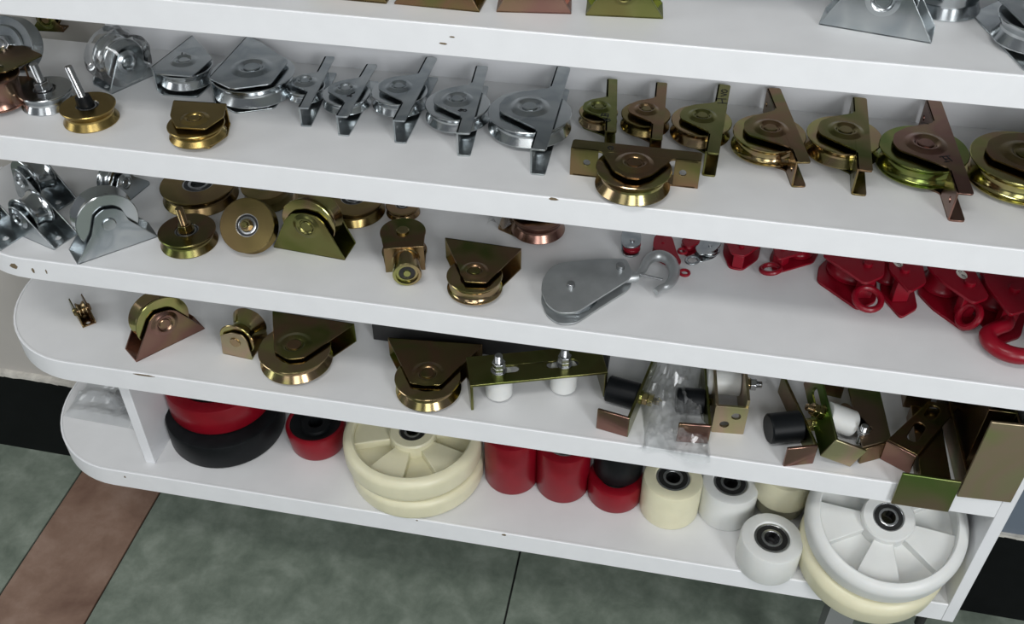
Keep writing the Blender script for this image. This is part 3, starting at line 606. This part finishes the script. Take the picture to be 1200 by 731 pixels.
# ================================================================ S4, the fourth shelf
c = (-0.8784,0.1003,0.6178)
roller('tiny_pulley_wheel', 'tiny gold channel pulley standing alone at the rounded left end', [(-.028, .015), (.026, .015), (.026, .010), (.004, -.008), (-.022, -.012), (-.028, -.004)], .021, .0125, .0065, .009, .003, (c[0], c[1], S4 + .015), rotz(-43.4) @ rotx(-90), 'gold', 'copper', 'v', t=.0018, web_holes=[(.019, 0, .0035)])
upright_roller('triangular_gate_wheel', 'pinkish copper bracket wheel standing at the left of the fourth shelf', (-0.7161,0.0654,0.0446,52.0,0.0419,[(-0.0205,-0.0155),(-0.009,-0.0239),(0.013,-0.0195),(0.0211,-0.0132),(0.0573,0.0446),(-0.0577,0.0446)]), S4, .038, 'copper', 'gold_bright')
upright_roller('narrow_gate_wheel', 'small gold wide-grooved wheel in a narrow upright bracket', (-0.6057,0.0605,0.0307,-5.2,0.029,[(-0.023,-0.0069),(-0.0026,-0.0182),(0.0139,-0.0173),(0.0201,-0.007),(0.0227,0.0307),(-0.0268,0.0308)]), S4, .052, 'pale_gold', 'gold_bright', dimple=False, rg=.62, hw=.021, ra=.0085, axmat='gold_bright')
lying_roller('bracket_gate_wheel', 'large brown gold gate wheel lying flat beside the narrow upright one', (-0.5157,0.0667,-1.6,0.0532,[(-0.0237,-0.0183),(0.0037,-0.0304),(0.0239,-0.0222),(0.0716,0.0639),(-0.0609,0.0639)]), S4, .036, 'gold', 'gold_bright')
lying_roller('bracket_gate_wheel', 'dark brown gold gate wheel lying flat left of the channel rollers', (-0.3088,0.0467,5.1,0.0473,[(-0.0206,-0.0218),(0.0217,-0.0207),(0.0709,0.0687),(-0.0714,0.0687)]), S4, .036, 'gold', 'gold_bright')
c0 = (-0.4192,0.1244,0.6178)
CS = [(0, 0), (.043, 0), (.043, .008), (.008, .008), (.008, .037), (.043, .037), (.043, .045), (0, .045)]
tag(MB().prism(CS, 0, -.06 - c0[0], T=tr(c0[0], c0[1] + .012, S4) @ Matrix(((0, 0, 1, 0), (1, 0, 0, 0), (0, 1, 0, 0), (0, 0, 0, 1)))).build('steel_bar', 'black_oxide', None, bevel=.001), 'long black steel channel bar lying at the back of the fourth shelf', 'steel bar')
# inverted channel with two white rollers
h = .050
fa, fb = (-0.2405,0.0211,0.6678), (-0.0565,0.0841,0.6678)
yaw = math.degrees(math.atan2(fb[1] - fa[1], fb[0] - fa[0])); L = math.hypot(fb[0] - fa[0], fb[1] - fa[1])
ch_ = thing('channel_guide', 'olive gold channel bracket with two white guide rollers on bolts', 'guide roller', (fa[0], fa[1], S4), rotz(yaw))
dp = .058
m = MB(); m.prism([(0, 0), (L, 0), (L, dp), (0, dp)], h - .004, h, [slot(.052, .026, .040, .007), slot(L - .060, .026, .046, .007)])
m.box(0, .004, 0, dp, 0, h - .003); m.box(L - .004, L, 0, dp, 0, h - .003); m.build('bracket', 'olive', ch_, bevel=.0012)
for u in (.043, L - .058):
    T = tr(u, .024, 0)
    MB().lathe([(0, .004), (.016, .004), (.0195, .008), (.0195, h - .007), (.0185, h - .005), (0, h - .005)], 32, T, False).build('guide_roller', 'white_nylon', ch_)
    threaded(.0055, h - .006, h + .030, T).build('bolt', 'steel', ch_)
    MB().lathe([(.005, h), (.0115, h), (.0115, h + .0018), (.005, h + .0018)], 24, T).build('washer', 'steel', ch_)
    hex_nut(ch_, .0098, h + .0018, h + .0095, 'steel', T, .005); hex_nut(ch_, .0098, h + .0100, h + .0175, 'steel', T, .005)
# L shaped brackets with a roller
def arm_guide(name, label, loc, rot, strip_len, foot_w, hh, roller_mat, roller_y, roller_len, roller_r, side, smat='olive', fmat='copper', nmat='gold_bright', group=None, t=.004, slot_len=0, rz=None, fd=-1, nuts=True):
    """strip standing on edge along local +y, foot bent to local -x at the front; the roller is bolted through the strip"""
    th = thing(name, label, 'guide roller', loc, rot, group)
    MB().prism([(0, 0), (strip_len, 0), (strip_len, hh), (0, hh)], -t, 0, [slot(strip_len * .62, hh * .5, slot_len, .006)] if slot_len else [], Matrix(((0, 0, 1, 0), (1, 0, 0, 0), (0, 1, 0, 0), (0, 0, 0, 1)))).build('strip', smat, th, bevel=.0008)
    (MB().box(-foot_w, -.0005, -.0005, t, 0, hh) if fd < 0 else MB().box(-t, foot_w, -.0005, t, 0, hh)).build('foot', fmat, th, bevel=.0012)
    z = rz or max(roller_r + .0005, hh * .5); s_ = side
    T = tr(-t / 2, roller_y, z) @ roty(90 * s_)
    r = MB().lathe([(0, t / 2 + .001), (roller_r - .001, t / 2 + .001), (roller_r, t / 2 + .002), (roller_r, t / 2 + roller_len - .002), (roller_r - .002, t / 2 + roller_len), (0, t / 2 + roller_len)], 32, T, False).build('guide_roller', roller_mat, th)
    threaded(.0052, -t / 2 - (.026 if nuts else .006), t / 2 + .002, T).build('bolt', nmat, th)
    if not nuts: return th
    MB().lathe([(.005, -t / 2 - .0018), (.0105, -t / 2 - .0018), (.0105, -t / 2), (.005, -t / 2)], 24, T).build('washer', nmat, th)
    hex_nut(th, .0095, -t / 2 - .0095, -t / 2 - .0018, nmat, T, .0048); hex_nut(th, .0095, -t / 2 - .0175, -t / 2 - .0100, nmat, T, .0048)
    return th
LG = 'bent guide brackets with a side roller on the fourth shelf'
c = (-0.0176,0.0132,0.6178)
arm_guide('bent_guide', 'gold bent bracket with black roller at its left and double nuts, beside the plastic bag', c, rotz(79.2 - 90), .150, .046, .038, 'black', .062, .046, .019, -1, group=LG)
c = (0.0921,0.0227,0.6178)
arm_guide('bent_guide', 'bent bracket with black roller inside the clear plastic bag', c, rotz(6), .130, .044, .036, 'black', .062, .040, .018, -1, group=LG, fmat='copper', nuts=False)
# drilled bracket with white roller
a, b = (0.0946,0.0454,0.6178), (0.1388,0.0492,0.6178)
wd = math.hypot(b[0] - a[0], b[1] - a[1])
th = thing('drilled_guide', 'gold bracket with two front holes and a white roller held across it', 'guide roller', (a[0], a[1], S4), rotz(math.degrees(math.atan2(b[1] - a[1], b[0] - a[0]))))
hh = .052
XZ = Matrix(((1, 0, 0, 0), (0, 0, -1, .004), (0, 1, 0, 0), (0, 0, 0, 1)))
m = MB(); m.prism(fillet([(0, 0), (wd, 0), (wd, hh), (0, hh)], .002), 0, .004, [circ(wd * .67, hh * .66, .0065, 18), circ(wd * .36, hh * .33, .0065, 18)], XZ)
m.box(0, .004, .003, .12, 0, hh); m.box(wd - .004, wd, .003, .12, 0, hh + .012); m.build('bracket', 'pale_gold', th, bevel=.0008)
T = tr(wd - .004, .070, .030) @ roty(-90)
MB().lathe([(0, .001), (.0185, .001), (.019, .002), (.019, .046), (.0175, .0475), (0, .0475)], 32, T, False).build('guide_roller', 'white_nylon', th)
threaded(.0052, -.030, .002, T).build('bolt', 'steel', th)
hex_nut(th, .0095, -.013, -.0045, 'gold_bright', T, .0048); hex_nut(th, .0095, -.0215, -.0135, 'steel', T, .0048)
c = (0.2322,0.0146,0.6178)
arm_guide('bent_guide', 'bent bracket with black roller leaning left of the white-roller bracket', c, rotz(108.5 - 90), .135, .042, .036, 'black', .050, .046, .021, -1, group=LG, smat='gold', fmat='copper')
# twisted bracket with white roller
c = (0.2365,0.008,0.6178)
tg = arm_guide('bent_guide', 'gold bent bracket twisted on its side with a small white roller', c, rotz(103.7 - 90),   .135, .044, .036, 'white_nylon', .058, .044, .0185, 1, group=LG, smat='green', fmat='pale_gold', slot_len=.05, rz=.024, fd=1)
tg.matrix_world = tr(c[0] + .004, c[1] + .004, S4 + .0185) @ rotz(8) @ roty(24)
# slotted L arms: flat arm on top, foot bent down at the front
def slotted_arm(name, label, pts_top, foot_h, t, smat, fmat, slots, z_top, group=None):
    """pts_top: four plan corners (front left, front right, back right, back left) at height z_top"""
    o = Vector((*pts_top[0][:2], 0)); u = (Vector((*pts_top[1][:2], 0)) - o); wd = u.length; yaw = math.degrees(math.atan2(u.y, u.x))
    inv = rotz(-yaw); loc = [(inv @ (Vector((*p[:2], 0)) - o)) for p in pts_top]
    th = thing(name, label, 'bracket', (o.x, o.y, S4), rotz(yaw), group)
    MB().prism([(p.x, p.y) for p in loc], z_top - S4 - t, z_top - S4, slots).build('arm', smat, th, bevel=.0008)
    MB().box(0, wd, -t, .0, z_top - S4 - foot_h, z_top - S4).build('foot', fmat, th, bevel=.001)
    return th
zt = S4 + .030
th = slotted_arm('slotted_bracket', 'dark green brown slotted bracket plate with a bolt in its slot', [(0.2909,0.0287,0.6478), (0.3299,0.05,0.6478), (0.321,0.1504,0.6478), (0.2783,0.1386,0.6478)], .030, .004, 'green', 'gold', [slot(.021, .050, .058, .0075, 97)], zt)
T = tr(.014, .022, .030)
threaded(.005, -.020, .014, T).build('bolt', 'steel', th); hex_nut(th, .0085, 0, .006, 'steel', T, .0045)
slotted_arm('slotted_bracket', 'brown slotted bracket angled towards the large green-ended one', [(0.3223,0.0432,0.6538), (0.3584,0.0232,0.6538), (0.427,0.1283,0.6538), (0.3839,0.1265,0.6538)], .036, .004, 'gold', 'copper', [slot(.024, .038, .040, .0075, 92), slot(.026, .086, .030, .0075, 92)], S4 + .036)
# large green-ended channel hanging over the edge
a, b = (0.3353,-0.006,0.6579), (0.4067,-0.006,0.6583)
wd = b[0] - a[0]
th = thing('end_channel', 'channel bracket with broad green end plate overhanging the shelf edge', 'bracket', (a[0], -.006, S4))
MB().box(.003, wd + .005, -.003, .001, -.031, .031).build('end_plate', 'green', th, bevel=.0012)
m = MB(); m.box(wd - .044, wd - .006, .0005, .13, .022, .026); m.box(wd - .044, wd - .041, .0005, .13, .001, .023); m.box(wd - .009, wd - .006, .0005, .13, .001, .023)
m.build('channel', 'gold', th, bevel=.0006)
# tall pale plate
th = thing('plate_bracket', 'tall pale gold plate bracket standing at the right end of the fourth shelf', 'bracket', (0.4138,-0.007,0.6178), rotz(2.8))
MB().box(0, .068, 0, .004, .0, .143).build('plate', 'pale_gold', th, bevel=.001)
m = MB(); m.box(.002, .006, .0035, .17, .002, .040); m.box(.050, .054, .0035, .17, .002, .110); m.build('channel', 'gold', th, bevel=.0006)
for (x, y, dx, hh, ll, lb) in ((.360, .142, .034, .085, .09, 'channel bracket added to darken the gap behind the green-ended one'), (.4225, .03, .034, .125, .17, 'tall channel bracket added to darken the gap behind the pale gold plate')):
    th = thing('gap_shade_channel', lb, 'bracket', (x, y, S4))  # added channels, there to turn the open space at the right end dark
    MB().box(0, dx, .003, .006, 0, hh).box(0, .003, .005, ll, 0, hh).box(dx - .003, dx, .005, ll, 0, hh).build('channel', 'gold', th, bevel=.0006)
    MB().cyl(.005, 0, .02, 14, tr(dx / 2, .004, hh * .6) @ rotx(90)).build('bolt', 'black_oxide', th)
for (x0, lb) in ((.245, 'black roller bracket added to darken the gap behind the slotted brackets'),):
    arm_guide('bent_guide', lb, (x0 + .03, .145, S4), rotz(-8), .085, .03, .06, 'black', .04, .03, .02, -1, smat='gold', fmat='gold', group=LG)  # added bracket that deepens the shade behind the slotted arms

# plastic bag over the bent bracket
c = (0.0468,0.0402,0.6378)
bag = MB(); nu, nv = 20, 22
def bagz(u, v): return .048 * (math.sin(math.pi * min(max(u, 0), 1)) ** .4) * (.45 + .55 * v) + .006 * math.sin(9 * u + 5 * v) * math.cos(7 * v) + random.uniform(-.0025, .0025)
vv = []
for j in range(nv):
    v = j / (nv - 1)
    for i in range(nu):
        u = i / (nu - 1); w_ = .092 - .012 * v
        x = -.048 + w_ * u + .006 * math.sin(5 * v + 1); y = -.050 + .15 * v + .006 * math.sin(6 * u)
        z = max(.0008, bagz(u, v) + random.uniform(-.006, .006)) if 0 < i < nu - 1 else .0015
        if j == 0: z = .0015
        vv.append((x, y, z))
bag.add(vv, [(j * nu + i, j * nu + i + 1, (j + 1) * nu + i + 1, (j + 1) * nu + i) for j in range(nv - 1) for i in range(nu - 1)])
bo = bag.build('plastic_bag', 'film', None, smooth=False); bo.location = (c[0], c[1], S4)
tag(bo, 'crumpled clear plastic bag around a black roller bracket', 'plastic bag')

# ================================================================ S5, the bottom shelf: casters and nylon wheels
def tyre(name, label, c, z, R, h, tread, core, hub_r, hub_recess=.012, bearing=True, taper=0, group=None):
    th = thing(name, label, 'caster wheel', (c[0], c[1], z), None, group)
    e = .006
    rb = R - taper
    MB().lathe([(hub_r, .0), (rb - e, .0), (rb - e * .3, e * .3), (rb, e), (R, h - e), (R - e * .3, h - e * .3), (R - e, h), (hub_r + .003, h), (hub_r, h - .003)], 64).build('tyre', tread, th)
    MB().lathe([(.012, .002), (hub_r + .0005, .002), (hub_r + .0005, h - hub_recess), (hub_r * .75, h - hub_recess - .004), (.026, h - hub_recess - .004), (.024, h - .004), (.012, h - .004)], 48).build('hub', core, th)
    if bearing: ball_bearing(th, .020, .009, h - .003, .012)
    return th
TW = 'caster wheels on the bottom shelf'
c = (-0.6992,0.1293,0.3707)
tyre('caster_wheel', 'large black rubber wheel lying flat under a red one', c, S5, 0.097, .052, 'black', 'black', .055, group=TW)
tyre('caster_wheel', 'large red wheel with black core stacked on the black rubber wheel', (-0.7072,0.1454,0.4227), S5 + .0525, 0.0872, .056, 'red', 'black', .062, group=TW)
tyre('caster_wheel', 'small red wheel with sunken black core next to the cream wheels', (-0.5352,0.1257,0.3707), S5, 0.05, .052, 'red', 'black', .0425, .004, bearing=False, taper=.004, group=TW)
def spoke_wheel(name, label, loc, rot, R, h, mat, group=None, nsp=5, hub_r=None, phase=0):
    th = thing(name, label, 'caster wheel', loc, rot, group); hr = hub_r or R * .33; ri = R * .84; e = h * .28
    prof = [(ri, .002), (ri + .003, 0), (R - e, 0)]
    for i in range(1, 7): a = R_(-90 + 15 * i); prof.append((R - e + e * math.cos(a), e + e * math.sin(a)))
    for i in range(0, 7): a = R_(15 * i); prof.append((R - e + e * math.cos(a), h - e + e * math.sin(a)))
    prof += [(ri + .003, h), (ri, h - .003)]
    MB().lathe(prof, 72).build('rim', mat, th)
    MB().lathe([(hr * .6, h * .36), (ri + .001, h * .36), (ri + .001, h * .44), (hr * .6, h * .44)], 60).build('web', mat, th)
    MB().lathe([(hr * .58, .0), (hr * .9, .0), (hr, .003), (hr, h - .003), (hr * .94, h), (hr * .6, h), (hr * .58, h - .002)], 48).build('hub', mat, th)
    for k in range(nsp):
        a0 = phase + 360 * k / nsp; da = 19
        pts = [((hr * .97) * math.cos(R_(a0 + s_ * 22)), (hr * .97) * math.sin(R_(a0 + s_ * 22))) for s_ in (-1, 0, 1)] + [((ri + .001) * math.cos(R_(a0 + s_ * da)), (ri + .001) * math.sin(R_(a0 + s_ * da))) for s_ in (1, .5, 0, -.5, -1)]
        MB().prism(pts, h * .2, h * .76).build('spoke', mat, th, bevel=.002)
    ball_bearing(th, hr * .62, hr * .27, h - .002, h * .4)
    return th
NW = 'spoked nylon wheels on the bottom shelf'
c = (-0.3603,0.1046,0.3707); R0 = 0.1123
spoke_wheel('caster_wheel', 'cream spoked nylon wheel underneath its twin', (c[0] + .006, c[1] - .002, S5), None, R0 * .97, .040, 'cream', NW, phase=30)
spoke_wheel('caster_wheel', 'cream spoked nylon wheel on top of its twin, black bearing just showing', (c[0], c[1] + .002, S5 + .0405), rotz(0), R0, .046, 'cream', NW, phase=256)
def solid_roller(name, label, c, z, R, h, mat, group, bearing=True, rot=None, cat='nylon roller', br=.027):
    th = thing(name, label, cat, (c[0], c[1], z), rot, group); e = .005
    MB().lathe([(br * .9, 0), (R - e, 0), (R - e * .3, e * .3), (R, e), (R, h - e), (R - e * .3, h - e * .3), (R - e, h), (br + .001, h), (br, h - .001), (br * .9, h - .004)], 56).build('tread', mat, th)
    ball_bearing(th, br * .99, br * .42, h - .002, h * .35)
    MB().lathe([(br * .2, .004), (br * .95, .004), (br * .95, h * .6), (br * .2, h * .6)], 24).build('core', 'seal', th)
    return th
RR = 'solid rollers on the bottom shelf'
solid_roller('red_roller', 'red roller standing right next to the cream spoked wheels', (-0.2,0.1174,0.3707), S5, 0.0442, .11, 'red', RR, cat='caster wheel')
solid_roller('red_roller', 'red roller standing between the other red roller and the black-topped one', (-0.1159,0.1157,0.3707), S5, 0.0432, .10, 'red', RR, cat='caster wheel')
solid_roller('red_roller', 'short red roller carrying a black roller on top', (-0.0304,0.1128,0.3707), S5, 0.0442, .046, 'red', RR, cat='caster wheel')
solid_roller('black_roller', 'black roller stacked on the short red roller', (-0.0294,0.1246,0.4167), S5 + .0465, 0.0395, .06, 'black', RR, cat='caster wheel', br=.022)
solid_roller('nylon_roller', 'cream nylon roller with dark bearing beside the black-topped red roller', (0.0572,0.1002,0.3707), S5, 0.0463, .076, 'cream', RR)
solid_roller('nylon_roller', 'white nylon roller between the cream rollers', (0.1456,0.1123,0.3707), S5, 0.0442, .070, 'white_nylon', RR)
solid_roller('nylon_roller', 'cream nylon roller at the back carrying another cream roller', (0.2297,0.1441,0.3707), S5, .040, .050, 'cream', RR)
solid_roller('nylon_roller', 'upper cream nylon roller stacked behind the front white roller', (0.2248,0.1238,0.4207), S5 + .0505, 0.0438, .055, 'cream', RR)
solid_roller('nylon_roller', 'white nylon roller standing in front at the shelf edge, bearing facing up', (0.21,0.0269,0.3707), S5, 0.0462, .060, 'white_nylon', RR)
TILT = rotz(-8) @ rotx(14)
spoke_wheel('caster_wheel', 'large cream nylon wheel under the white one, overhanging the shelf edge', (.357, .052, .384), TILT, .1055, .062, 'cream', NW, phase=10)
wp = tr(.357, .052, .384) @ TILT @ tr(.003, .016, .0740)
spoke_wheel('caster_wheel', 'large white spoked nylon wheel tilted on top of the cream one', tuple(wp.translation), rotz(-8) @ rotx(20), .110, .058, 'white_nylon', NW, phase=270)
# clear bag with metal parts at the left end
c = (-0.9292,0.1109,0.3707)
bx = thing('parts_bag', 'flat clear plastic pack with shiny metal parts at the left end of the bottom shelf', 'plastic pack', (c[0], c[1], S5), rotz(-2))
m = MB(); nu, nv = 20, 20; vv = []
for j in range(nv):
    for i in range(nu):
        u, v = i / (nu - 1), j / (nv - 1)
        z = .024 * (math.sin(math.pi * u) * math.sin(math.pi * v)) ** .35 + .004 * math.sin(26 * v) + random.uniform(-.002, .002)
        if i in (0, nu - 1) or j in (0, nv - 1): z = .001
        vv.append((-.062 + .040 * v ** 2 * 0 + .142 * u, -.018 + .15 * v, max(z, .001)))
m.add(vv, [(j * nu + i, j * nu + i + 1, (j + 1) * nu + i + 1, (j + 1) * nu + i) for j in range(nv - 1) for i in range(nu - 1)]); m.build('film', 'film_milky', bx, smooth=False)
for k in range(5):
    MB().cyl(.007, 0, .05, 16, tr(-.005 + .013 * k, .040 + .008 * k, .009) @ rotz(20 * k - 30) @ roty(90)).build('metal_pin', ('steel', 'black_oxide')[k % 2], bx)
